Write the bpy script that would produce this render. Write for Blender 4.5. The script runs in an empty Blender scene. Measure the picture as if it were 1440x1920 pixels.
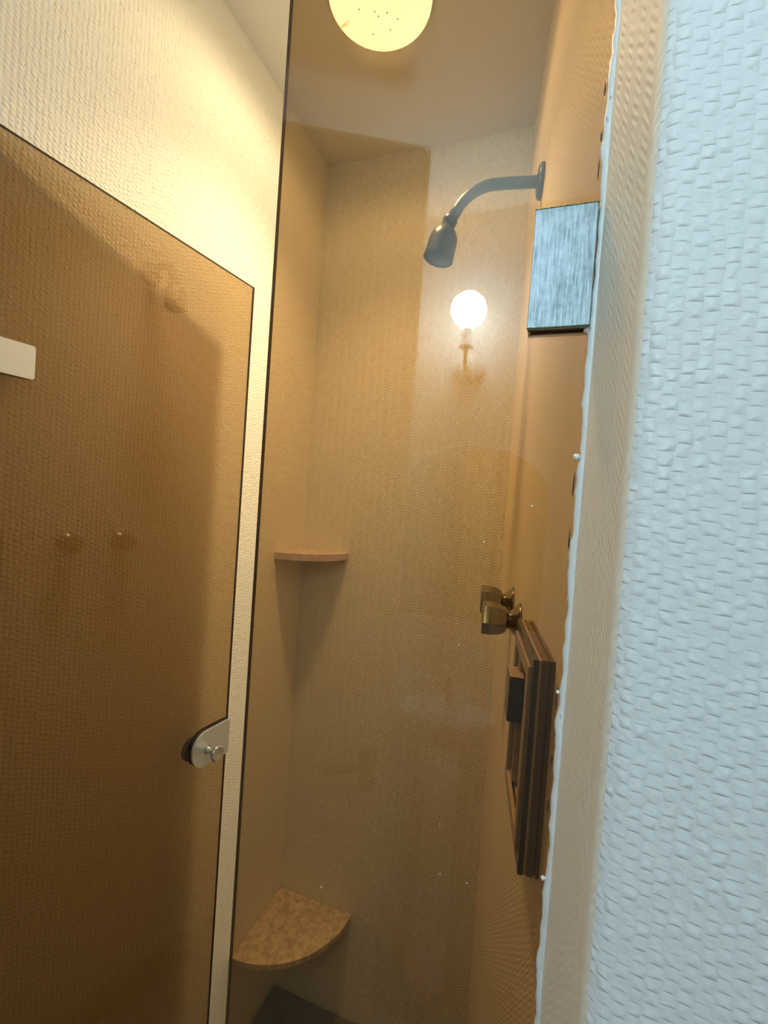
import bpy, bmesh, math, random
from mathutils import Vector, Matrix
random.seed(7)
SC = bpy.context.scene
COL = SC.collection

# ---------------------------------------------------------------- camera
F_PX = 857.0
ROLL, YAW, PITCH = math.radians(4.0), math.radians(19.3), math.atan(20 / 857)
F0 = Vector((-math.sin(YAW), math.cos(YAW), 0)); R0 = Vector((math.cos(YAW), math.sin(YAW), 0)); UPZ = Vector((0, 0, 1))
FWD = F0 * math.cos(PITCH) - UPZ * math.sin(PITCH)
U0 = R0.cross(FWD)
RT = R0 * math.cos(ROLL) + U0 * math.sin(ROLL)
UP = -R0 * math.sin(ROLL) + U0 * math.cos(ROLL)
cam_data = bpy.data.cameras.new('camera')
cam_data.sensor_fit = 'VERTICAL'; cam_data.sensor_height = 36.0
cam_data.lens = F_PX / 1920 * 36.0
cam_data.clip_start = 0.01
cam = bpy.data.objects.new('camera', cam_data); COL.objects.link(cam)
M = Matrix((RT, UP, -FWD)).transposed().to_4x4(); M.translation = Vector((0, 0, 1.55))
cam.matrix_world = M
SC.camera = cam

# ---------------------------------------------------------------- world, exposure, light levels
world = bpy.data.worlds.new('world'); SC.world = world; world.use_nodes = True
world.node_tree.nodes['Background'].inputs[0].default_value = (0.6, 0.7, 0.8, 1)
world.node_tree.nodes['Background'].inputs[1].default_value = 0.02
SC.view_settings.view_transform = 'Standard'; SC.view_settings.look = 'None'
SC.view_settings.gamma = 1.0; SC.view_settings.use_curve_mapping = False
SC.view_settings.exposure = 0.0
SHOWER_LAMP = 5.0                        # radiance of the opal ceiling lamp
SHOWER_BEAM = 72.0                       # watts the lamp sends down, by a spot added to lift the lower walls
SHOWER_GLOW = 9.0                       # watts it spreads sideways
SHOWER_COL = (1.0, 0.80, 0.50)
SCONCE = 150.0                            # radiance of the wall bulb
SCONCE_COL = (0.62, 0.86, 1.0)
ROOM_FILL = 2.6                          # radiance of the fill panel added over the washroom
ROOM_COL = (0.88, 0.95, 1.0)

# ---------------------------------------------------------------- helpers
def link(o, parent=None):
    COL.objects.link(o)
    if parent is not None: o.parent = parent
    return o

def bm_obj(name, bm, mat=None, parent=None, smooth=False, loc=None):
    me = bpy.data.meshes.new(name); bmesh.ops.recalc_face_normals(bm, faces=bm.faces[:])
    bm.to_mesh(me); bm.free()
    if mat:
        for m in (mat if isinstance(mat, (list, tuple)) else [mat]): me.materials.append(m)
    if smooth:
        for p in me.polygons: p.use_smooth = True
    o = bpy.data.objects.new(name, me)
    if loc: o.location = loc
    return link(o, parent)

def tag(o, label=None, cat=None, group=None, kind=None):
    if label: o['label'] = label
    if cat: o['category'] = cat
    if group: o['group'] = group
    if kind: o['kind'] = kind
    return o

def empty(name, loc=(0, 0, 0), rotz=0.0):
    o = bpy.data.objects.new(name, None); o.empty_display_size = .05
    o.location = loc; o.rotation_euler = (0, 0, rotz)
    return link(o)

def box(bm, x0, x1, y0, y1, z0, z1, bevel=0.0, seg=2):
    r = bmesh.ops.create_cube(bm, size=1.0)
    vs = r['verts']
    for v in vs:
        v.co = Vector(((x0 + x1) / 2 + v.co.x * (x1 - x0), (y0 + y1) / 2 + v.co.y * (y1 - y0), (z0 + z1) / 2 + v.co.z * (z1 - z0)))
    if bevel > 0:
        es = list({e for v in vs for e in v.link_edges})
        bmesh.ops.bevel(bm, geom=es, offset=bevel, segments=seg, affect='EDGES', profile=.5)

def prism(bm, pts, a, b, axis='z', bevel=0.0):
    """pts: 2-D outline; extruded from a to b along axis."""
    def P(p, t):
        return {'z': (p[0], p[1], t), 'y': (p[0], t, p[1]), 'x': (t, p[0], p[1])}[axis]
    lo = [bm.verts.new(P(p, a)) for p in pts]; hi = [bm.verts.new(P(p, b)) for p in pts]
    n = len(pts)
    f = [bm.faces.new(lo[::-1]), bm.faces.new(hi)]
    for i in range(n): f.append(bm.faces.new((lo[i], lo[(i + 1) % n], hi[(i + 1) % n], hi[i])))
    if bevel:
        es = [e for fc in f[:2] for e in fc.edges]
        bmesh.ops.bevel(bm, geom=list(set(es)), offset=bevel, segments=2, affect='EDGES', profile=.5)
    return f

def lathe(bm, prof, axis=Vector((0, 0, 1)), org=Vector((0, 0, 0)), n=32, lobes=0, amp=0.0, faceted=None):
    """prof: list of (radius, height) turned about axis at org."""
    axis = Vector(axis).normalized(); org = Vector(org)
    t = Vector((0, 0, 1)) if abs(axis.z) < .9 else Vector((1, 0, 0))
    e1 = axis.cross(t).normalized(); e2 = axis.cross(e1)
    rings = []
    for k, (r, h) in enumerate(prof):
        if r < 1e-6:
            rings.append([bm.verts.new(org + axis * h)]); continue
        ring = []
        for i in range(n):
            a = 2 * math.pi * i / n; rr = r
            if lobes:
                w = amp[k] if isinstance(amp, (list, tuple)) else amp
                ph = (a * lobes / (2 * math.pi)) % 1.0
                aa = (ph - .5) * 2 * math.pi / lobes
                rr = r * ((1 - w) + w * math.cos(math.pi / lobes) / math.cos(aa))
            ring.append(bm.verts.new(org + axis * h + (e1 * math.cos(a) + e2 * math.sin(a)) * rr))
        rings.append(ring)
    for A, B in zip(rings, rings[1:]):
        for i in range(n):
            j = (i + 1) % n
            if len(A) == 1 and len(B) == 1: continue
            if len(A) == 1: bm.faces.new((A[0], B[i], B[j]))
            elif len(B) == 1: bm.faces.new((A[i], A[j], B[0]))
            else: bm.faces.new((A[i], A[j], B[j], B[i]))
    if len(rings[0]) > 1: bm.faces.new(rings[0][::-1])
    if len(rings[-1]) > 1: bm.faces.new(rings[-1])

def tube(bm, pts, rad, n=20):
    pts = [Vector(p) for p in pts]
    rads = rad if isinstance(rad, (list, tuple)) else [rad] * len(pts)
    prev = None; rings = []
    for i, p in enumerate(pts):
        d = (pts[min(i + 1, len(pts) - 1)] - pts[max(i - 1, 0)]).normalized()
        if prev is None:
            t = Vector((0, 0, 1)) if abs(d.z) < .9 else Vector((1, 0, 0))
            e = d.cross(t).normalized()
        else:
            e = (prev - d * prev.dot(d)).normalized()
        prev = e; g = d.cross(e)
        rings.append([bm.verts.new(p + (e * math.cos(2 * math.pi * k / n) + g * math.sin(2 * math.pi * k / n)) * rads[i]) for k in range(n)])
    for A, B in zip(rings, rings[1:]):
        for i in range(n): bm.faces.new((A[i], A[(i + 1) % n], B[(i + 1) % n], B[i]))
    bm.faces.new(rings[0][::-1]); bm.faces.new(rings[-1])

# ---------------------------------------------------------------- materials
def new_mat(name):
    m = bpy.data.materials.new(name); m.use_nodes = True
    nt = m.node_tree
    return m, nt, nt.nodes['Principled BSDF'], nt.nodes['Material Output']

def N(nt, t, **kw):
    n = nt.nodes.new(t)
    for k, v in kw.items():
        if k.startswith('_'): setattr(n, k[1:], v)
        else: n.inputs[k].default_value = v
    return n

def math_n(nt, op, a, b=None, c=None):
    n = nt.nodes.new('ShaderNodeMath'); n.operation = op
    for i, v in enumerate((a, b, c)):
        if v is None: continue
        if isinstance(v, (int, float)): n.inputs[i].default_value = v
        else: nt.links.new(v, n.inputs[i])
    return n.outputs[0]

def simple(name, col, rough=.5, metal=0.0, bump=0.0, scale=60.0, var=0.0):
    m, nt, b, out = new_mat(name)
    b.inputs['Base Color'].default_value = (*col, 1); b.inputs['Roughness'].default_value = rough; b.inputs['Metallic'].default_value = metal
    if bump or var:
        tc = N(nt, 'ShaderNodeTexCoord'); no = N(nt, 'ShaderNodeTexNoise', Scale=scale, Detail=5.0)
        nt.links.new(tc.outputs['Object'], no.inputs['Vector'])
        if bump:
            bp = N(nt, 'ShaderNodeBump', Strength=bump, Distance=.002); nt.links.new(no.outputs[0], bp.inputs['Height']); nt.links.new(bp.outputs[0], b.inputs['Normal'])
        if var:
            r = N(nt, 'ShaderNodeMix', _data_type='RGBA'); r.inputs[6].default_value = (*[c * (1 - var) for c in col], 1); r.inputs[7].default_value = (*[min(1, c * (1 + var)) for c in col], 1)
            nt.links.new(no.outputs[0], r.inputs[0]); nt.links.new(r.outputs[2], b.inputs['Base Color'])
    return m

def wallpaper(name, col, strength=.5, weave=False, rough=.55, half=.0125, pitch=.008, dist=.0012):
    """painted glass-fibre wallpaper: herringbone ridges (UV in metres)."""
    m, nt, b, out = new_mat(name)
    b.inputs['Roughness'].default_value = rough
    uv = N(nt, 'ShaderNodeUVMap'); sp = N(nt, 'ShaderNodeSeparateXYZ')
    nz = N(nt, 'ShaderNodeTexNoise', Scale=45.0, Detail=2.0)
    nt.links.new(uv.outputs[0], nz.inputs['Vector'])
    wob = math_n(nt, 'MULTIPLY', math_n(nt, 'SUBTRACT', nz.outputs[0], .5), .0040)
    nt.links.new(uv.outputs[0], sp.inputs[0])
    u = sp.outputs[0]; v = math_n(nt, 'ADD', sp.outputs[1], wob)
    zig = math_n(nt, 'PINGPONG', u, half)
    if not weave:
        ph = math_n(nt, 'ADD', v, math_n(nt, 'MULTIPLY', zig, 1.15))
        s = math_n(nt, 'SINE', math_n(nt, 'MULTIPLY', ph, 2 * math.pi / pitch))
        n2 = N(nt, 'ShaderNodeTexNoise', Scale=260.0, Detail=3.0); nt.links.new(uv.outputs[0], n2.inputs['Vector'])
        n3 = N(nt, 'ShaderNodeTexNoise', Scale=90.0, Detail=2.0); nt.links.new(uv.outputs[0], n3.inputs['Vector'])
        amp = math_n(nt, 'MULTIPLY', math_n(nt, 'ADD', s, 0.0), math_n(nt, 'MULTIPLY', math_n(nt, 'POWER', n3.outputs[0], 2.0), 2.2))
        h = math_n(nt, 'ADD', amp, math_n(nt, 'MULTIPLY', n2.outputs[0], .25))
    else:
        # slack yarn floats: short pillows in narrow columns, stepped like a herringbone
        cw = .0082
        n3 = N(nt, 'ShaderNodeTexNoise', Scale=55.0, Detail=2.0); nt.links.new(uv.outputs[0], n3.inputs['Vector'])
        uu = math_n(nt, 'ADD', math_n(nt, 'MULTIPLY', u, 1 / cw), math_n(nt, 'MULTIPLY', n3.outputs[0], .9))
        k = math_n(nt, 'FLOOR', uu); cf = math_n(nt, 'FRACT', uu)
        zq = math_n(nt, 'PINGPONG', k, 2.0)
        ph = math_n(nt, 'ADD', math_n(nt, 'MULTIPLY', v, 1 / .0078), math_n(nt, 'MULTIPLY', zq, .36))
        ph = math_n(nt, 'ADD', ph, math_n(nt, 'MULTIPLY', u, 9.0))
        rf = math_n(nt, 'FRACT', ph)
        up = math_n(nt, 'SINE', math_n(nt, 'MULTIPLY', math_n(nt, 'POWER', rf, .42), math.pi))
        bell_c = math_n(nt, 'SINE', math_n(nt, 'MULTIPLY', cf, math.pi))
        bell = math_n(nt, 'MULTIPLY', up, math_n(nt, 'POWER', math_n(nt, 'MAXIMUM', bell_c, 0.0), 1.3))
        n4 = N(nt, 'ShaderNodeTexNoise', Scale=75.0, Detail=2.0); nt.links.new(uv.outputs[0], n4.inputs['Vector'])
        am = N(nt, 'ShaderNodeMapRange'); am.inputs['From Min'].default_value = .32; am.inputs['From Max'].default_value = .68
        am.inputs['To Min'].default_value = .05; am.inputs['To Max'].default_value = 1.0; nt.links.new(n4.outputs[0], am.inputs['Value'])
        bell = math_n(nt, 'MULTIPLY', bell, am.outputs[0])
        n5 = N(nt, 'ShaderNodeTexNoise', Scale=190.0, Detail=3.0); nt.links.new(uv.outputs[0], n5.inputs['Vector'])
        h = math_n(nt, 'ADD', bell, math_n(nt, 'MULTIPLY', n5.outputs[0], .22))
    bp = N(nt, 'ShaderNodeBump', Strength=strength, Distance=dist)
    nt.links.new(h, bp.inputs['Height']); nt.links.new(bp.outputs[0], b.inputs['Normal'])
    big = N(nt, 'ShaderNodeTexNoise', Scale=2.2, Detail=3.0); nt.links.new(uv.outputs[0], big.inputs['Vector'])
    mx = N(nt, 'ShaderNodeMix', _data_type='RGBA')
    mx.inputs[6].default_value = (*[c * .96 for c in col], 1); mx.inputs[7].default_value = (*[min(1, c * 1.03) for c in col], 1)
    nt.links.new(big.outputs[0], mx.inputs[0]); nt.links.new(mx.outputs[2], b.inputs['Base Color'])
    return m

def bronze_glass(name, T, f0=.045):
    """architectural tinted pane: each face passes sqrt(T) and mirrors by Schlick's law."""
    m, nt, b, out = new_mat(name); nt.nodes.remove(b)
    g = N(nt, 'ShaderNodeNewGeometry'); dp = nt.nodes.new('ShaderNodeVectorMath'); dp.operation = 'DOT_PRODUCT'
    nt.links.new(g.outputs['Incoming'], dp.inputs[0]); nt.links.new(g.outputs['Normal'], dp.inputs[1])
    c = math_n(nt, 'ABSOLUTE', dp.outputs['Value'])
    k = math_n(nt, 'POWER', math_n(nt, 'SUBTRACT', 1.0, c), 5.0)
    fr = math_n(nt, 'ADD', math_n(nt, 'MULTIPLY', k, 1 - f0), f0)
    tr = N(nt, 'ShaderNodeBsdfTransparent'); tr.inputs[0].default_value = (*[math.sqrt(t) for t in T], 1)
    gl = N(nt, 'ShaderNodeBsdfGlossy', Roughness=0.0); gl.inputs[0].default_value = (1, 1, 1, 1)
    mx = N(nt, 'ShaderNodeMixShader'); nt.links.new(fr, mx.inputs[0]); nt.links.new(tr.outputs[0], mx.inputs[1]); nt.links.new(gl.outputs[0], mx.inputs[2])
    nt.links.new(mx.outputs[0], out.inputs[0])
    return m

def emissive(name, col, strength):
    m, nt, b, out = new_mat(name); nt.nodes.remove(b)
    e = N(nt, 'ShaderNodeEmission', Strength=strength); e.inputs[0].default_value = (*col, 1)
    nt.links.new(e.outputs[0], out.inputs[0]); return m

def brushed_metal(name):
    m, nt, b, out = new_mat(name)
    tc = N(nt, 'ShaderNodeTexCoord'); mp = N(nt, 'ShaderNodeMapping'); mp.inputs['Scale'].default_value = (900, 900, 45)
    nt.links.new(tc.outputs['Object'], mp.inputs[0])
    st = N(nt, 'ShaderNodeTexNoise', Scale=1.0, Detail=4.0, Roughness=.6); nt.links.new(mp.outputs[0], st.inputs['Vector'])
    blot = N(nt, 'ShaderNodeTexNoise', Scale=38.0, Detail=6.0, Roughness=.7); nt.links.new(tc.outputs['Object'], blot.inputs['Vector'])
    sm = math_n(nt, 'ADD', math_n(nt, 'MULTIPLY', st.outputs[0], .55), math_n(nt, 'MULTIPLY', blot.outputs[0], .6))
    cr = N(nt, 'ShaderNodeValToRGB'); cr.color_ramp.elements[0].position = .40; cr.color_ramp.elements[0].color = (.09, .12, .13, 1)
    cr.color_ramp.elements[1].position = .68; cr.color_ramp.elements[1].color = (.42, .50, .54, 1)
    nt.links.new(sm, cr.inputs[0]); nt.links.new(cr.outputs[0], b.inputs['Base Color'])
    b.inputs['Metallic'].default_value = .45
    nt.links.new(math_n(nt, 'ADD', math_n(nt, 'MULTIPLY', blot.outputs[0], .3), .3), b.inputs['Roughness'])
    bp = N(nt, 'ShaderNodeBump', Strength=.35, Distance=.0006); nt.links.new(sm, bp.inputs['Height']); nt.links.new(bp.outputs[0], b.inputs['Normal'])
    return m

def stone(name, dark, light, scale=30.0):
    m, nt, b, out = new_mat(name)
    tc = N(nt, 'ShaderNodeTexCoord'); a = N(nt, 'ShaderNodeTexNoise', Scale=scale, Detail=8.0, Roughness=.65); nt.links.new(tc.outputs['Object'], a.inputs['Vector'])
    cr = N(nt, 'ShaderNodeValToRGB'); cr.color_ramp.elements[0].position = .36; cr.color_ramp.elements[0].color = (*dark, 1)
    cr.color_ramp.elements[1].position = .58; cr.color_ramp.elements[1].color = (*light, 1)
    nt.links.new(a.outputs[0], cr.inputs[0]); nt.links.new(cr.outputs[0], b.inputs['Base Color'])
    b.inputs['Roughness'].default_value = .45
    bp = N(nt, 'ShaderNodeBump', Strength=.3, Distance=.001); nt.links.new(a.outputs[0], bp.inputs['Height']); nt.links.new(bp.outputs[0], b.inputs['Normal'])
    return m

def silicone(name):
    m, nt, b, out = new_mat(name)
    tc = N(nt, 'ShaderNodeTexCoord'); mp = N(nt, 'ShaderNodeMapping'); mp.inputs['Scale'].default_value = (1, 1, .35)
    nt.links.new(tc.outputs['Object'], mp.inputs[0])
    a = N(nt, 'ShaderNodeTexNoise', Scale=160.0, Detail=5.0, Roughness=.7); nt.links.new(mp.outputs[0], a.inputs['Vector'])
    cr = N(nt, 'ShaderNodeValToRGB'); cr.color_ramp.elements[0].position = .30; cr.color_ramp.elements[0].color = (.10, .12, .12, 1)
    cr.color_ramp.elements[1].position = .37; cr.color_ramp.elements[1].color = (.86, .88, .86, 1)
    nt.links.new(a.outputs[0], cr.inputs[0]); nt.links.new(cr.outputs[0], b.inputs['Base Color'])
    b.inputs['Roughness'].default_value = .35
    return m

GLASS_T = (.50, .37, .215)
M_paper = wallpaper('cream_herringbone_wallpaper', (.87, .815, .70), .9, dist=.0013)
M_paper_left = wallpaper('cream_woven_wallpaper', (.87, .815, .70), .8, weave=True, dist=.0020)
M_paper_right = wallpaper('cream_wallpaper_right', (.92, .83, .68), .22, dist=.0010)
M_weave = wallpaper('white_woven_wallpaper', (.80, .80, .79), .6, weave=True, dist=.0024)
M_plain = simple('washroom_paint', (.74, .76, .76), .6, bump=.1, scale=80)
M_ceil = simple('ceiling_paint', (.78, .76, .70), .7, bump=.08, scale=120)
M_glass = bronze_glass('bronze_glass', GLASS_T)
M_edge = simple('bronze_glass_edge', (.035, .018, .010), .25)
M_brush = brushed_metal('scratched_brushed_metal')
M_dark = simple('dark_gasket', (.02, .02, .022), .5)
M_tarn = simple('green_tarnish', (.03, .10, .03), .7, var=.6, scale=300)
M_chrome = simple('worn_chrome', (.58, .57, .54), .16, 1.0)
M_satin = simple('satin_chrome', (.62, .63, .62), .42, .75)
M_shower = simple('limescaled_chrome', (.055, .060, .060), .34, .7, bump=.15, scale=200, var=.15)
M_nozzle = simple('dark_nozzle_plate', (.06, .07, .08), .4, .5, var=.4, scale=250)
M_bezel = simple('brown_plastic', (.14, .088, .053), .25, .1)
M_bezel_dk = simple('dark_brown_plastic', (.035, .022, .014), .25)
M_bezel_hi = simple('light_brown_trim', (.42, .30, .20), .35)
M_black = simple('black_brown_plastic', (.018, .013, .011), .2)
M_shelf = stone('shelf_stoneware', (.50, .38, .32), (.66, .52, .44), 40)
M_seat = stone('seat_stoneware', (.40, .30, .20), (.66, .53, .36), 55)
M_tray = stone('tray_stoneware', (.10, .09, .085), (.16, .145, .13), 60)
M_sil = silicone('mouldy_silicone')
M_floor = simple('floor_tile', (.42, .38, .34), .5, var=.12, scale=12)
M_doorp = simple('painted_door', (.60, .58, .54), .45)
M_lever = simple('dark_lever_metal', (.10, .085, .07), .3, .8)
M_ceramic = simple('white_ceramic', (.85, .87, .88), .12)
M_mirror = simple('mirror_silver', (.62, .64, .62), .02, 1.0)
M_bevel = simple('mirror_bevel', (.95, .95, .95), .12, .9)
M_brass = simple('aged_brass', (.55, .38, .16), .3, .9)
M_lampglass = emissive('opal_lamp_glow', (1.0, 0.82, 0.44), SHOWER_LAMP)
M_bulb = emissive('cold_bulb_glow', SCONCE_COL, SCONCE)
M_fill = emissive('room_fill_glow', ROOM_COL, ROOM_FILL)
M_ink = simple('dark_ink', (.02, .015, .01), .8)
M_speck = simple('paint_speck_white', (.9, .88, .82), .6)

# ---------------------------------------------------------------- setting: walls, floor, ceiling
CEIL = 2.562; FLOOR = -.06
LX = -.704; BY = 1.2644
A = Vector((-.0987, 1.2644)); B = Vector((.0269, .4145)); DR = (B - A).normalized()      # right wall, running towards the camera
NR = Vector((DR.y, -DR.x));  NR = NR if NR.x < 0 else -NR                                   # into the shower
S_CORNER = .980

def wall(name, path, mat, thick=.08, side=1, z0=FLOOR, z1=CEIL, u0=0.0):
    """inner face follows path (2-D), body grows to its left (side=1) or right."""
    bm = bmesh.new(); uvl = bm.loops.layers.uv.new('UVMap')
    P = [Vector(p) for p in path]; n = len(P); us = [u0]
    for i in range(1, n): us.append(us[-1] + (P[i] - P[i - 1]).length)
    off = []
    for i in range(n):
        d = (P[min(i + 1, n - 1)] - P[max(i - 1, 0)]).normalized()
        off.append(P[i] + Vector((-d.y, d.x)) * thick * side)
    a = [bm.verts.new((p.x, p.y, z0)) for p in P]; b = [bm.verts.new((p.x, p.y, z1)) for p in P]
    ai = [bm.verts.new((p.x, p.y, z0)) for p in P]; bi = [bm.verts.new((p.x, p.y, z1)) for p in P]
    c = [bm.verts.new((p.x, p.y, z0)) for p in off]; d = [bm.verts.new((p.x, p.y, z1)) for p in off]
    sm = []
    for i in range(n - 1):
        f = bm.faces.new((ai[i], ai[i + 1], bi[i + 1], bi[i])); sm.append(f)
        for l, uv in zip(f.loops, ((us[i], z0), (us[i + 1], z0), (us[i + 1], z1), (us[i], z1))): l[uvl].uv = uv
        bm.faces.new((c[i], d[i], d[i + 1], c[i + 1])); bm.faces.new((b[i], b[i + 1], d[i + 1], d[i])); bm.faces.new((a[i], c[i], c[i + 1], a[i + 1]))
    bm.faces.new((a[0], b[0], d[0], c[0])); bm.faces.new((a[-1], c[-1], d[-1], b[-1]))
    bmesh.ops.recalc_face_normals(bm, faces=[f for f in bm.faces if f not in sm])
    for i, f in enumerate(sm):
        f.normal_update(); d_ = P[i + 1] - P[i]; want = Vector((d_.y, -d_.x, 0)) * side
        if f.normal.dot(want) < 0: f.normal_flip()
    me = bpy.data.meshes.new(name)
    for f in sm: f.smooth = n > 2
    bm.to_mesh(me); bm.free(); me.materials.append(mat)
    o = link(bpy.data.objects.new(name, me)); o['kind'] = 'structure'
    return o

# shower left wall and back wall
RM_X0, RM_X1, RM_Y0 = -1.08, .80, -.75
wall('wall_left', [(LX, .26), (LX, BY)], M_paper_left, side=1)
wall('wall_back', [(LX, BY), (A.x, A.y)], M_paper, side=1)
# right wall with the rounded outside corner, then the white wall beside the camera
RAD = .014
turn0 = math.atan2(DR.y, DR.x)                    # heading of the right wall
turn1 = 0.0                                       # heading of the white wall (+X)
Cn = A + DR * S_CORNER
h = (turn1 - turn0) / 2; tl = RAD * math.tan(h)
p0 = Cn - DR * tl
cen = p0 + Vector((-DR.y, DR.x)) * RAD
arc = []
for k in range(31):
    ang = turn0 - math.pi / 2 + (turn1 - turn0) * k / 30
    arc.append(cen + Vector((math.cos(ang), math.sin(ang))) * RAD)
ulen = (p0 - A).length
wall('wall_right', [A, arc[0] - DR * .004] + arc[:13], M_paper_right, side=1)
arclen = RAD * (turn1 - turn0) * .4
wall('wall_front', arc[12:] + [Vector((arc[-1].x + .004, arc[-1].y)), Vector((RM_X1, arc[-1].y))], M_weave, side=1, u0=ulen + arclen)
YF = arc[-1].y
# washroom where the camera stands
wall('wall_side_right', [(RM_X1, YF), (RM_X1, RM_Y0)], M_plain, side=1)
wall('wall_rear', [(RM_X1, RM_Y0), (RM_X0, RM_Y0)], M_plain, side=1)
wall('wall_side_left', [(RM_X0, RM_Y0), (RM_X0, .26)], M_plain, side=1)
wall('wall_return', [(RM_X0, .26), (LX, .26)], M_plain, side=1)
for nm, z0, z1, mt in (('floor', FLOOR - .05, FLOOR, M_floor), ('ceiling', CEIL, CEIL + .05, M_ceil)):
    bm = bmesh.new(); box(bm, RM_X0 - .1, RM_X1 + .1, RM_Y0 - .1, BY + .1, z0, z1)
    tag(bm_obj(nm, bm, mt), kind='structure')

def RW(s, t, z):
    """point at distance s along the right wall (from the back corner), t out from it."""
    p = A + DR * s + NR * t
    return Vector((p.x, p.y, z))
ROT_R = math.atan2(DR.y, DR.x)                     # local x = along wall towards the camera; local y = into the wall
# in the local frame of an empty rotated by ROT_R, "into the shower" is local -y or +y:
LOCY = Vector((-math.sin(ROT_R), math.cos(ROT_R)))
SGN = 1 if LOCY.dot(NR) > 0 else -1

# ---------------------------------------------------------------- shower tray
tray = bm = bmesh.new()
rA, rB = RW(.012, .012, 0), RW(.86, .012, 0)
outer = [(LX + .004, .40), (rB.x - .004, .40), (A.x - .006, BY - .004), (LX + .004, BY - .004)]
inner = [(LX + .055, .46), (rB.x - .06, .46), (A.x - .055, BY - .055), (LX + .055, BY - .055)]
def ring(pts, z): return [bm.verts.new((p[0], p[1], z)) for p in pts]
o0 = ring(outer, FLOOR + .001); o1 = ring(outer, -.012); i1 = ring(inner, -.012)
inn2 = [(p[0] + (.012 if p[0] < -.3 else -.012), p[1] + (.012 if p[1] < .8 else -.012)) for p in inner]
i0 = ring(inn2, -.045)
for Aq, Bq in ((o0, o1), (o1, i1), (i1, i0)):
    for k in range(4): bm.faces.new((Aq[k], Aq[(k + 1) % 4], Bq[(k + 1) % 4], Bq[k]))
bm.faces.new(i0); bm.faces.new(o0[::-1])
tray = bm_obj('shower_tray', bm, M_tray)
tag(tray, 'dark stoneware shower tray on the floor below the corner seat', 'shower tray')
bm = bmesh.new(); lathe(bm, [(.035, 0), (.035, .003), (.028, .005), (0, .005)], org=(-.37, .80, -.045)); bm_obj('drain_cover', bm, M_chrome, tray, True)

# ---------------------------------------------------------------- corner shelf and corner seat
def quarter(r, n=40, over=.0):
    pts = [(0, 0)]
    for k in range(n + 1):
        a = -math.pi / 2 * k / n
        pts.append((r * math.cos(a), r * math.sin(a)))
    return pts[::-1]
bm = bmesh.new(); prism(bm, [(LX + .0005 + x, BY - .0005 + y) for x, y in quarter(.157)], 1.368, 1.387, bevel=.002)
tag(bm_obj('corner_shelf', bm, M_shelf), 'small thin quarter-round stone shelf at chest height in the back corner', 'shelf')
bm = bmesh.new(); prism(bm, [(LX + .0005 + x, BY - .0005 + y) for x, y in quarter(.247)], .291, .306, bevel=.003)
tag(bm_obj('stone_bench', bm, M_seat), 'large mottled brown quarter-round stone seat low in the back corner', 'corner seat')

# ---------------------------------------------------------------- ceiling lamp
lamp = empty('ceiling_lamp', (-.384, .858, CEIL))
tag(lamp, 'round glowing opal lamp on the shower ceiling', 'ceiling lamp')
bm = bmesh.new(); lathe(bm, [(.106, 0), (.106, -.010), (.100, -.012), (0, -.012)], n=64); bm_obj('base', bm, M_satin, lamp, True)
bm = bmesh.new()
prof = [(.1045, -.008)] + [(.1045 * math.cos(a), -.012 - .018 * math.sin(a)) for a in [math.pi / 2 * k / 12 for k in range(1, 12)]] + [(0, -.030)]
lathe(bm, prof, n=64); bm_obj('diffuser', bm, M_lampglass, lamp, True)
ld = bpy.data.lights.new('lamp_beam', 'SPOT'); ld.energy = SHOWER_BEAM; ld.color = SHOWER_COL; ld.shadow_soft_size = .07
ld.spot_size = math.radians(110); ld.spot_blend = 1.0
lo = bpy.data.objects.new('lamp_beam', ld); lo.location = (0, 0, -.034); link(lo, lamp)
ld = bpy.data.lights.new('lamp_glow', 'SPOT'); ld.energy = SHOWER_GLOW; ld.color = SHOWER_COL; ld.shadow_soft_size = .08
ld.spot_size = math.radians(176); ld.spot_blend = .35
lo = bpy.data.objects.new('lamp_glow', ld); lo.location = (0, 0, -.036); link(lo, lamp)
# print on the rim of the diffuser
cu = bpy.data.curves.new('printed_mark', 'FONT'); cu.body = 'Legrand'; cu.size = .0098; cu.align_x = 'CENTER'; cu.extrude = .0002
tmp = bpy.data.objects.new('tmp_text', cu); COL.objects.link(tmp)
dg = bpy.context.evaluated_depsgraph_get(); me = bpy.data.meshes.new_from_object(tmp.evaluated_get(dg))
bpy.data.objects.remove(tmp); me.materials.clear(); me.materials.append(M_ink)
mk = bpy.data.objects.new('printed_mark', me); link(mk, lamp)
mk.location = (-.0765, .0140, -.0258); mk.rotation_euler = (math.pi, math.radians(-9), math.radians(-9.5))
mk['label'] = 'small dark print on the lamp'
INSECT = ['leftmost of the seven', 'topmost near the middle', 'right of the topmost', 'rightmost of the seven', 'nearest the lower rim', 'lower right of the group', 'small one just under the topmost']
for k, (dx, dy, a) in enumerate([(-.0403, -.009, .3), (-.0113, .0022, 1.2), (.012, .0107, 2.1), (.0287, .029, .8), (-.0311, .0455, 1.9), (.007, .0458, .5), (-.0071, .0127, 2.6)]):
    bm = bmesh.new()
    bmesh.ops.create_uvsphere(bm, u_segments=8, v_segments=6, radius=.0011)
    for v in bm.verts: v.co.x *= 1.9; v.co.z *= .5
    for s in (-1, 1): box(bm, -.0004, .0004, s * .0006 if s > 0 else -.0022, .0022 if s > 0 else -.0006, -.0002, .0002)
    rr = math.hypot(dx, dy) / .1045
    z = CEIL - .012 - .018 * math.sqrt(max(0, 1 - rr * rr)) - .0012
    o = bm_obj('dead_insect', bm, M_ink, None, True, loc=(-.384 + dx, .858 + dy, z)); o.rotation_euler = (0, 0, a)
    tag(o, 'tiny dark dead insect in the glowing shower lamp, ' + INSECT[k], 'insect', 'dead insects on the shower lamp')

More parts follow.
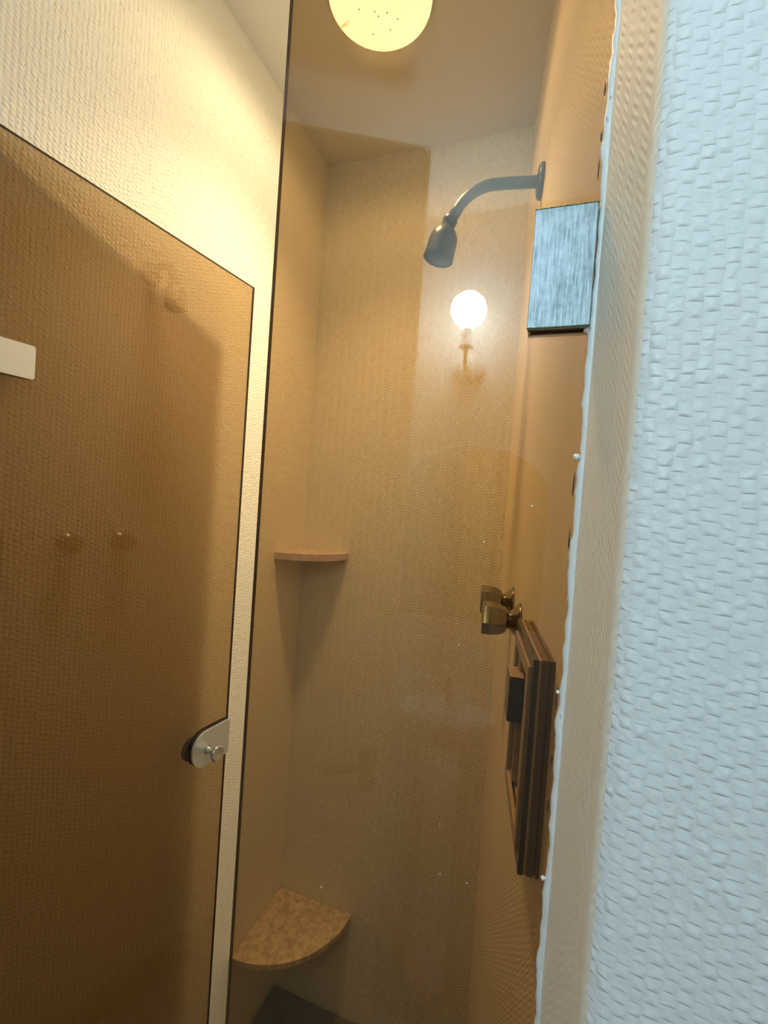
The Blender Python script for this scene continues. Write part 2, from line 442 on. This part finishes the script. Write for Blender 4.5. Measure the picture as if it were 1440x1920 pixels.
# ---------------------------------------------------------------- shower arm and head (right wall)
SH = empty('wall_shower', RW(.335, 0, 2.187), ROT_R)
tag(SH, 'grey curved shower arm and bell-shaped head high on the right wall', 'shower head')
def L(s, t, z): return Vector((s, SGN * t, z))     # local point of a right-wall empty
OUT = Vector((0, SGN, 0))
bm = bmesh.new(); lathe(bm, [(.031, .0005), (.031, .006), (.026, .010), (.014, .012)], OUT, n=40); bm_obj('wall_flange', bm, M_shower, SH, True)
path = [L(0, .005, 0), L(0, .03, 0), L(0, .06, .0005), L(0, .085, 0)]
cz, rad_b = -.085, .085
for k in range(1, 13):
    a = math.radians(62) * k / 12
    path.append(L(0, .085 + rad_b * math.sin(a), cz + rad_b * math.cos(a)))
tip = path[-1]; d = (path[-1] - path[-2]).normalized(); path.append(tip + d * .022)
bm = bmesh.new(); tube(bm, path, .0108, 24); bm_obj('arm', bm, M_shower, SH, True)
hp = path[-1]
bm = bmesh.new(); lathe(bm, [(.0135, -.002), (.0145, 0), (.0145, .010), (.012, .012)], d, hp, n=32); bm_obj('collar', bm, M_shower, SH, True)
hd = Vector((0, d.y * .36, d.z)).normalized()
hp2 = hp + d * .012
bm = bmesh.new(); bmesh.ops.create_uvsphere(bm, u_segments=20, v_segments=12, radius=.0125, matrix=Matrix.Translation(hp2)); bm_obj('swivel_ball', bm, M_nozzle, SH, True)
bm = bmesh.new(); lathe(bm, [(.012, .004), (.017, .009), (.024, .018), (.0275, .026), (.0285, .033), (.030, .064), (.0305, .070), (.0285, .072), (.0275, .068), (0, .068)], hd, hp2, n=48); bm_obj('head_body', bm, M_shower, SH, True)
bm = bmesh.new(); lathe(bm, [(.027, .0682), (.027, .0702), (.012, .0706), (.010, .073), (0, .073)], hd, hp2, n=40); bm_obj('nozzle_plate', bm, M_nozzle, SH, True)

# ---------------------------------------------------------------- two shower taps
def tap(s, z, label, rot):
    t = empty('shower_tap', RW(s, 0, z), ROT_R); tag(t, label, 'tap', 'shower taps on the right wall')
    bm = bmesh.new(); lathe(bm, [(.029, .0003), (.029, .003), (.024, .006), (.015, .016), (.010, .022), (.009, .026)], OUT, n=40); bm_obj('escutcheon', bm, M_tap, t, True)
    bm = bmesh.new(); lathe(bm, [(.0085, .018), (.0085, .030)], OUT, n=24); bm_obj('stem', bm, M_nozzle, t, True)
    bm = bmesh.new()
    lathe(bm, [(.010, .019), (.0150, .0195), (.0205, .023), (.0248, .033), (.0265, .045), (.0265, .056), (.0255, .059), (.017, .060), (0, .0605)], OUT, n=60, lobes=6, amp=[0, .4, .9, 1, 1, 1, 1, .6, 0])
    o = bm_obj('knob', bm, M_tap, t, True); o.rotation_euler = (0, rot, 0)
    bv = o.modifiers.new('edge', 'EDGE_SPLIT'); bv.split_angle = math.radians(28)
    return t
M_tap = simple('tarnished_chrome_tap', (.30, .275, .235), .22, 1.0, var=.2, scale=90)
tap(.375, 1.377, 'tarnished chrome tap with faceted knob, the farther from the soap unit', .3)
tap(.510, 1.3740, 'tarnished chrome tap with faceted knob, the nearer to the soap unit', .1)

# ---------------------------------------------------------------- framed soap unit on the right wall
S0, S1, Z0, Z1 = .655, .816, 1.203, 1.411
su = empty('soap_unit', RW((S0 + S1) / 2, 0, Z0), ROT_R)
tag(su, 'brown framed rectangular soap unit with black grip on the right wall', 'soap unit')
hw = (S1 - S0) / 2; H = Z1 - Z0
def lbox(bm, s0, s1, t0, t1, z0, z1, bev=.0):
    y0, y1 = sorted((SGN * t0, SGN * t1)); box(bm, s0, s1, y0, y1, z0, z1, bev)
def frame(bm, s, t0, t1, z0, z1, w, bev):
    lbox(bm, -s, -s + w, t0, t1, z0, z1, bev); lbox(bm, s - w, s, t0, t1, z0, z1, bev)
    lbox(bm, -s + w, s - w, t0, t1, z0, z0 + w, bev); lbox(bm, -s + w, s - w, t0, t1, z1 - w, z1, bev)
bm = bmesh.new(); frame(bm, hw, .0003, .004, 0, H, .02, .0006); bm_obj('wall_flange', bm, M_bezel, su)
bm = bmesh.new(); frame(bm, hw - .0015, .004, .0052, .0015, H - .0015, .02, 0); bm_obj('gasket', bm, M_black, su)
bm = bmesh.new(); frame(bm, hw, .0052, .0120, 0, H, .022, .0008); bm_obj('frame', bm, M_bezel, su)
bm = bmesh.new(); frame(bm, hw - .0008, .0120, .0148, .0008, H - .0008, .022, .0005); bm_obj('trim_band', bm, M_bezel_hi, su)
bm = bmesh.new(); frame(bm, hw, .0148, .0200, 0, H, .018, .0010); bm_obj('front_frame', bm, M_bezel_dk, su)
bm = bmesh.new(); frame(bm, hw - .014, .0180, .0225, .012, H - .012, .014, .0008); bm_obj('inner_frame', bm, M_bezel_hi, su)
bm = bmesh.new(); lbox(bm, -hw + .020, hw - .020, .001, .0085, .020, H - .020, .001); bm_obj('back_plate', bm, M_bezel, su)
bm = bmesh.new(); lbox(bm, -.050, -.028, .0085, .0185, .026, H - .030, .001)
lbox(bm, -.024, .050, .0085, .0125, .026, H - .030, .001); bm_obj('door_panel', bm, M_bezel_hi, su)
bm = bmesh.new(); lbox(bm, -.0415, -.0355, .0185, .0192, .036, H - .050, .0002); bm_obj('slot', bm, M_black, su)
bm = bmesh.new(); lbox(bm, -.047, -.010, .0150, .0312, .1040, .1560, .0020); bm_obj('grip', bm, M_black, su)
bm = bmesh.new(); lbox(bm, -.047, -.010, .0150, .0307, .1560, .1572, .0004); bm_obj('grip_cap', bm, M_bezel_hi, su)

# ---------------------------------------------------------------- fixed bronze glass panel
PX0, PX1, PY, PT = -.2870, .0262, .414, .006
PZ0, PZ1 = -.010, 2.22
def pane(name, x0, x1, y0, y1, z0, z1, parent):
    bm = bmesh.new(); box(bm, x0, x1, y0, y1, z0, z1)
    bmesh.ops.recalc_face_normals(bm, faces=bm.faces[:])
    for f in bm.faces: f.material_index = 0 if abs(f.normal.y) > .9 else 1
    return bm_obj(name, bm, [M_glass, M_edge], parent)
fp = empty('glass_panel', ((PX0 + PX1) / 2, PY, PZ0))
tag(fp, 'fixed bronze-tinted glass shower panel sealed to the right wall', 'glass panel')
cx = (PX0 + PX1) / 2
pane('pane', PX0 - cx, PX1 - cx, 0, PT, 0, PZ1 - PZ0, fp)
for x, z, r in ((-.0490, 1.520, .0008), (-.0695, 1.2575, .0007), (-.066, 1.212, .0007), (-.0415, 1.212, .0007), (-.1840, 1.158, .0009), (-.1340, 1.143, .0005), (-.152, 1.334, .0006), (-.0640, 1.425, .0007), (-.0105, 1.555, .0008), (-.0905, 1.392, .0005)):
    bm = bmesh.new(); bmesh.ops.create_icosphere(bm, subdivisions=1, radius=r)
    for v in bm.verts: v.co = Vector((v.co.x * random.uniform(.6, 1.1), v.co.y * .35, v.co.z * random.uniform(.8, 1.9)))
    bm_obj('paint_speck', bm, M_speck, fp, loc=(x - cx, -.0002, z - PZ0))

# silicone bead, outside face of the panel along the wall
bm = bmesh.new()
nz = 420; z0s, z1s = PZ0, PZ1 - .02
rows = []
ph = [random.uniform(0, 6.28) for _ in range(6)]
for k in range(nz + 1):
    z = z0s + (z1s - z0s) * k / nz
    w = .0040 + random.choice((0, 0, .0004, -.0004)) + .0007 * math.sin(z * 37 + ph[0]) + .0005 * math.sin(z * 91 + ph[1]) + .0004 * math.sin(z * 211 + ph[2]) + random.uniform(-.00035, .00035)
    if random.random() < .015: w += .0012
    dd = .0052 + .0006 * math.sin(z * 53 + ph[3])
    # wall line at this panel: wall point at y = PY
    def wx(y): return A.x + DR.x / DR.y * (y - A.y)
    pts = []
    for q in range(6):
        a = math.pi / 2 * q / 5
        y = PY - dd * math.sin(a); x = wx(y) - w * math.cos(a)
        pts.append(Vector((x + .0001, y, z)))
    pts[0].y = PY - .0001
    pts += [Vector((wx(PY - dd) + .0002, PY - dd * .9, z)), Vector((wx(PY) + .0002, PY - .0001, z))]
    rows.append([bm.verts.new(p) for p in pts])
for a_, b_ in zip(rows, rows[1:]):
    for i in range(len(a_)): bm.faces.new((a_[i], a_[(i + 1) % len(a_)], b_[(i + 1) % len(a_)], b_[i]))
bm.faces.new(rows[0]); bm.faces.new(rows[-1][::-1])
sil = bm_obj('sealant_bead', bm, M_sil, None, True)
tag(sil, 'ragged white silicone bead with black mould between glass panel and right wall', 'sealant')
for zz, rr in ((1.598, .0028), (1.703, .0026), (1.24, .0018), (1.40, .0015)):
    bm = bmesh.new(); bmesh.ops.create_icosphere(bm, subdivisions=3, radius=rr)
    for v in bm.verts: v.co *= 1 + .18 * math.sin(v.co.x * 3000) * math.cos(v.co.z * 2500)
    bm_obj('blob', bm, M_sil, sil, True, loc=(.0218, PY - .002, zz))
for zz, hh in ((1.835, .016), (1.862, .010), (1.90, .012), (1.795, .006), (1.575, .020), (1.53, .016), (1.395, .022), (1.30, .012), (1.34, .008)):
    bm = bmesh.new(); bmesh.ops.create_icosphere(bm, subdivisions=2, radius=1.0)
    for v in bm.verts:
        n_ = 1 + .35 * math.sin(v.co.x * 7 + zz * 50) * math.sin(v.co.z * 9 + zz * 90)
        v.co = Vector((v.co.x * .0006 * n_, v.co.y * .0004, v.co.z * hh * .5 * n_))
    bm_obj('mould_patch', bm, M_dark, sil, True, loc=(.0212, PY - .0004, zz))

# ---------------------------------------------------------------- metal clamp holding the panel (upper right)
cl = empty('panel_clamp', (0, PY, 1.7045))
tag(cl, 'large scratched brushed-metal clamp plate joining the fixed panel to the right wall', 'clamp')
CX0, CX1, CH = -.0255, .0232, .0995
bm = bmesh.new(); box(bm, CX0, CX1, -.0085, -.0025, 0, CH, .0006); bm_obj('outer_plate', bm, M_brush, cl)
bm = bmesh.new(); box(bm, CX0 + .0004, CX1, -.0025, -.0003, -.0002, CH - .0005); bm_obj('gasket', bm, M_dark, cl)
bm = bmesh.new(); box(bm, CX0 + .0002, CX1, PT + .0002, PT + .0070, -.0006, CH - .0005, .0006); bm_obj('inner_plate', bm, M_satin, cl)
for zc in (-.00015, CH - .0005):
    bm = bmesh.new()
    for k in range(26):
        x = CX0 + .0006 + (CX1 - CX0 - .0012) * k / 25
        box(bm, x - .0009, x + .0011, -.0087, -.0079 + random.uniform(0, .0004), zc - .0001 - random.uniform(0, .0002), zc + random.uniform(.0003, .0008))
    bm_obj('tarnish', bm, M_tarn, cl)['label'] = 'green tarnish along the plate edges'

# ---------------------------------------------------------------- glass door, standing open along the left wall
HX, HY = -.687, .414; DA = math.radians(7.0)
door = empty('glass_door', (HX, HY, .02), math.pi / 2 - DA)     # local x = along the leaf, local -y = towards the shower middle
tag(door, 'bronze-tinted glass shower door standing open along the left wall', 'glass door')
DL, DZ = .4365, 1.975
pane('pane', -.060, DL, -.003, .003, 0, DZ, door)
# hinge plates near the pivot, both faces
def plate_outline(x0, x1, z0, z1, r0, r1, n=16):
    """rounded plate: r0 radius at the x0 end, r1 at the x1 end."""
    pts = []
    for (cx_, cz_, a0, r) in ((x1 - r1, z0 + r1, -90, r1), (x1 - r1, z1 - r1, 0, r1), (x0 + r0, z1 - r0, 90, r0), (x0 + r0, z0 + r0, 180, r0)):
        for k in range(n + 1):
            a = math.radians(a0 + 90 * k / n); pts.append((cx_ + r * math.cos(a), cz_ + r * math.sin(a)))
    return pts
hinge = empty('hinge', (0, 0, 1.663)); hinge.parent = door
hinge['label'] = 'short satin metal hinge plate at the left edge of the picture'
for s, nm in ((-1, 'hinge_plate'), (1, 'hinge_plate')):
    bm = bmesh.new(); prism(bm, plate_outline(-.078, .022, 0, .0455, .002, .004), s * .0032, .0052 if s > 0 else -.0095, 'y', bevel=.0006); bm_obj(nm, bm, M_satin, hinge)
bm = bmesh.new(); lathe(bm, [(.006, -.006), (.006, .052)], org=(-.070, 0, 0), n=24); bm_obj('pivot_pin', bm, M_satin, hinge, True)
# latch near the free edge
latch = empty('latch', (DL, 0, .948)); latch.parent = door
latch['label'] = 'chrome latch with round-ended plates and a small pull knob'
for s in (-1, 1):
    bm = bmesh.new(); prism(bm, plate_outline(-.098, .0015, 0, .075, .0365, .003), s * .0035, s * .0085, 'y', bevel=.0008); bm_obj('latch_plate', bm, M_satin if s < 0 else M_dark, latch, False)
bm = bmesh.new(); lathe(bm, [(.022, .0085), (.024, .012), (.024, .018), (.020, .020), (0, .020)], (0, 1, 0), (-.080, 0, .0375), n=36); bm_obj('rear_knob', bm, M_nozzle, latch, True)
bm = bmesh.new(); lathe(bm, [(.010, .008), (.0075, .012), (.0065, .016), (.0068, .028), (.0095, .031), (.0155, .033), (.0168, .036), (.0158, .039), (.012, .0395), (.0095, .038), (0, .0372)], (0, -1, 0), (-.058, 0, .033), n=36); bm_obj('pull_knob', bm, M_chrome, latch, True)

# ---------------------------------------------------------------- the washroom behind the camera (seen mirrored in the panel)
# panelled door standing ajar
rd = empty('room_door', (-.343, -.322, FLOOR + .01), math.atan2(.462, -.887))
tag(rd, 'pale painted room door standing ajar, mirrored in the glass panel', 'door')
bm = bmesh.new(); box(bm, 0, .66, 0, .038, 0, 2.518, .002); bm_obj('leaf', bm, M_doorp, rd)
lv = empty('door_handle', (.055, 0, .93)); lv.parent = rd
for zz, nm, r in ((0, 'rosette', .026), (-.072, 'key_rosette', .024)):
    bm = bmesh.new(); lathe(bm, [(r, 0), (r, .007), (r * .85, .010), (0, .010)], (0, -1, 0), (0, 0, zz), n=32); bm_obj(nm, bm, M_lever, lv, True)
bm = bmesh.new(); tube(bm, [(0, -.005, -.004), (0, -.045, -.004), (.006, -.054, -.004), (.02, -.058, -.004), (.115, -.056, -.006)], [.010, .010, .010, .010, .009]); bm_obj('lever', bm, M_lever, lv, True)
# mirror
def arch(w, h, rise, n=40):
    pts = [(-w / 2, 0), (w / 2, 0)]
    for k in range(n + 1):
        a = math.pi * k / n; pts.append((w / 2 * math.cos(a), h - rise + rise * math.sin(a)))
    return pts
mir = empty('wall_mirror', (-.235, RM_Y0, 1.16)); tag(mir, 'arch-topped wall mirror, its reflection faint in the glass panel', 'mirror')
bm = bmesh.new(); prism(bm, arch(.49, .60, .16), .001, .005, 'y'); bm_obj('bevel', bm, M_bevel, mir)
bm = bmesh.new(); prism(bm, [(x * .965, .008 + z * .975) for x, z in arch(.49, .60, .16)], .005, .0065, 'y'); bm_obj('mirror_glass', bm, M_mirror, mir)
# washbasin
wb = empty('washbasin', (-.262, RM_Y0, .74)); tag(wb, 'white ceramic washbasin, its rim a pale streak in the glass panel', 'washbasin')
bm = bmesh.new()
nb = 48; prf = [(.07, 0), (.10, .03), (.15, .10), (.165, .135), (.16, .14), (.135, .136), (.12, .05), (.03, .035)]
rr_ = []
for r, zz in prf:
    ringv = []
    for k in range(nb):
        a = math.pi * 2 * k / nb
        ringv.append(bm.verts.new((r * math.cos(a), max(.002, .085 + r * .55 * math.sin(a)), zz)))
    rr_.append(ringv)
for Aq, Bq in zip(rr_, rr_[1:]):
    for k in range(nb): bm.faces.new((Aq[k], Aq[(k + 1) % nb], Bq[(k + 1) % nb], Bq[k]))
bm.faces.new(rr_[0][::-1]); bm.faces.new(rr_[-1]); bm_obj('bowl', bm, M_ceramic, wb, True)
bm = bmesh.new(); tube(bm, [(0, .022, .13), (0, .022, .20), (0, .030, .212), (0, .085, .212), (0, .092, .204)], .011); bm_obj('spout', bm, M_chrome, wb, True)
bm = bmesh.new(); lathe(bm, [(.085, -.799), (.075, -.70), (.062, -.2), (.075, .02)], org=(0, .09, 0), n=32); bm_obj('pedestal', bm, M_ceramic, wb, True)
# wall light above the mirror
sc = empty('wall_light', (-.282, RM_Y0, 2.02)); tag(sc, 'wall light whose cold bulb glares in the glass panel', 'wall light')
bm = bmesh.new(); lathe(bm, [(.052, .0005), (.052, .008), (.044, .016), (.02, .020), (0, .021)], (0, 1, 0), n=40); bm_obj('back_plate', bm, M_ceramic, sc, True)
bm = bmesh.new(); tube(bm, [(0, .015, 0), (0, .05, -.012), (0, .075, -.004), (0, .08, .02), (0, .08, .05)], .006); bm_obj('arm', bm, M_brass, sc, True)
bm = bmesh.new(); lathe(bm, [(.022, .05), (.024, .053), (.015, .058), (.0145, .115), (.012, .118)], org=(0, .08, 0), n=28); bm_obj('candle_sleeve', bm, M_ceramic, sc, True)
bm = bmesh.new(); lathe(bm, [(.014, .112), (.022, .120), (.044, .137), (.056, .160), (.058, .178), (.050, .204), (.030, .222), (0, .230)], org=(0, .08, 0), n=36); bm_obj('bulb', bm, M_bulb, sc, True)
bm = bmesh.new(); tube(bm, [(.012, .02, 0), (.012, .021, -.055)], .0012, 8); bm_obj('pull_cord', bm, M_brass, sc, True)
# added ceiling panel, extra fill for the white wall and wall strip
rl = empty('room_fill_light', (.30, -.25, CEIL)); tag(rl, 'added square fill light on the washroom ceiling behind the camera', 'ceiling lamp')
bm = bmesh.new(); box(bm, -.16, .16, -.16, .16, -.02, -.0003, .002); bm_obj('housing', bm, M_satin, rl)
bm = bmesh.new(); box(bm, -.15, .15, -.15, .15, -.0215, -.0201); bm_obj('diffuser', bm, M_fill, rl)
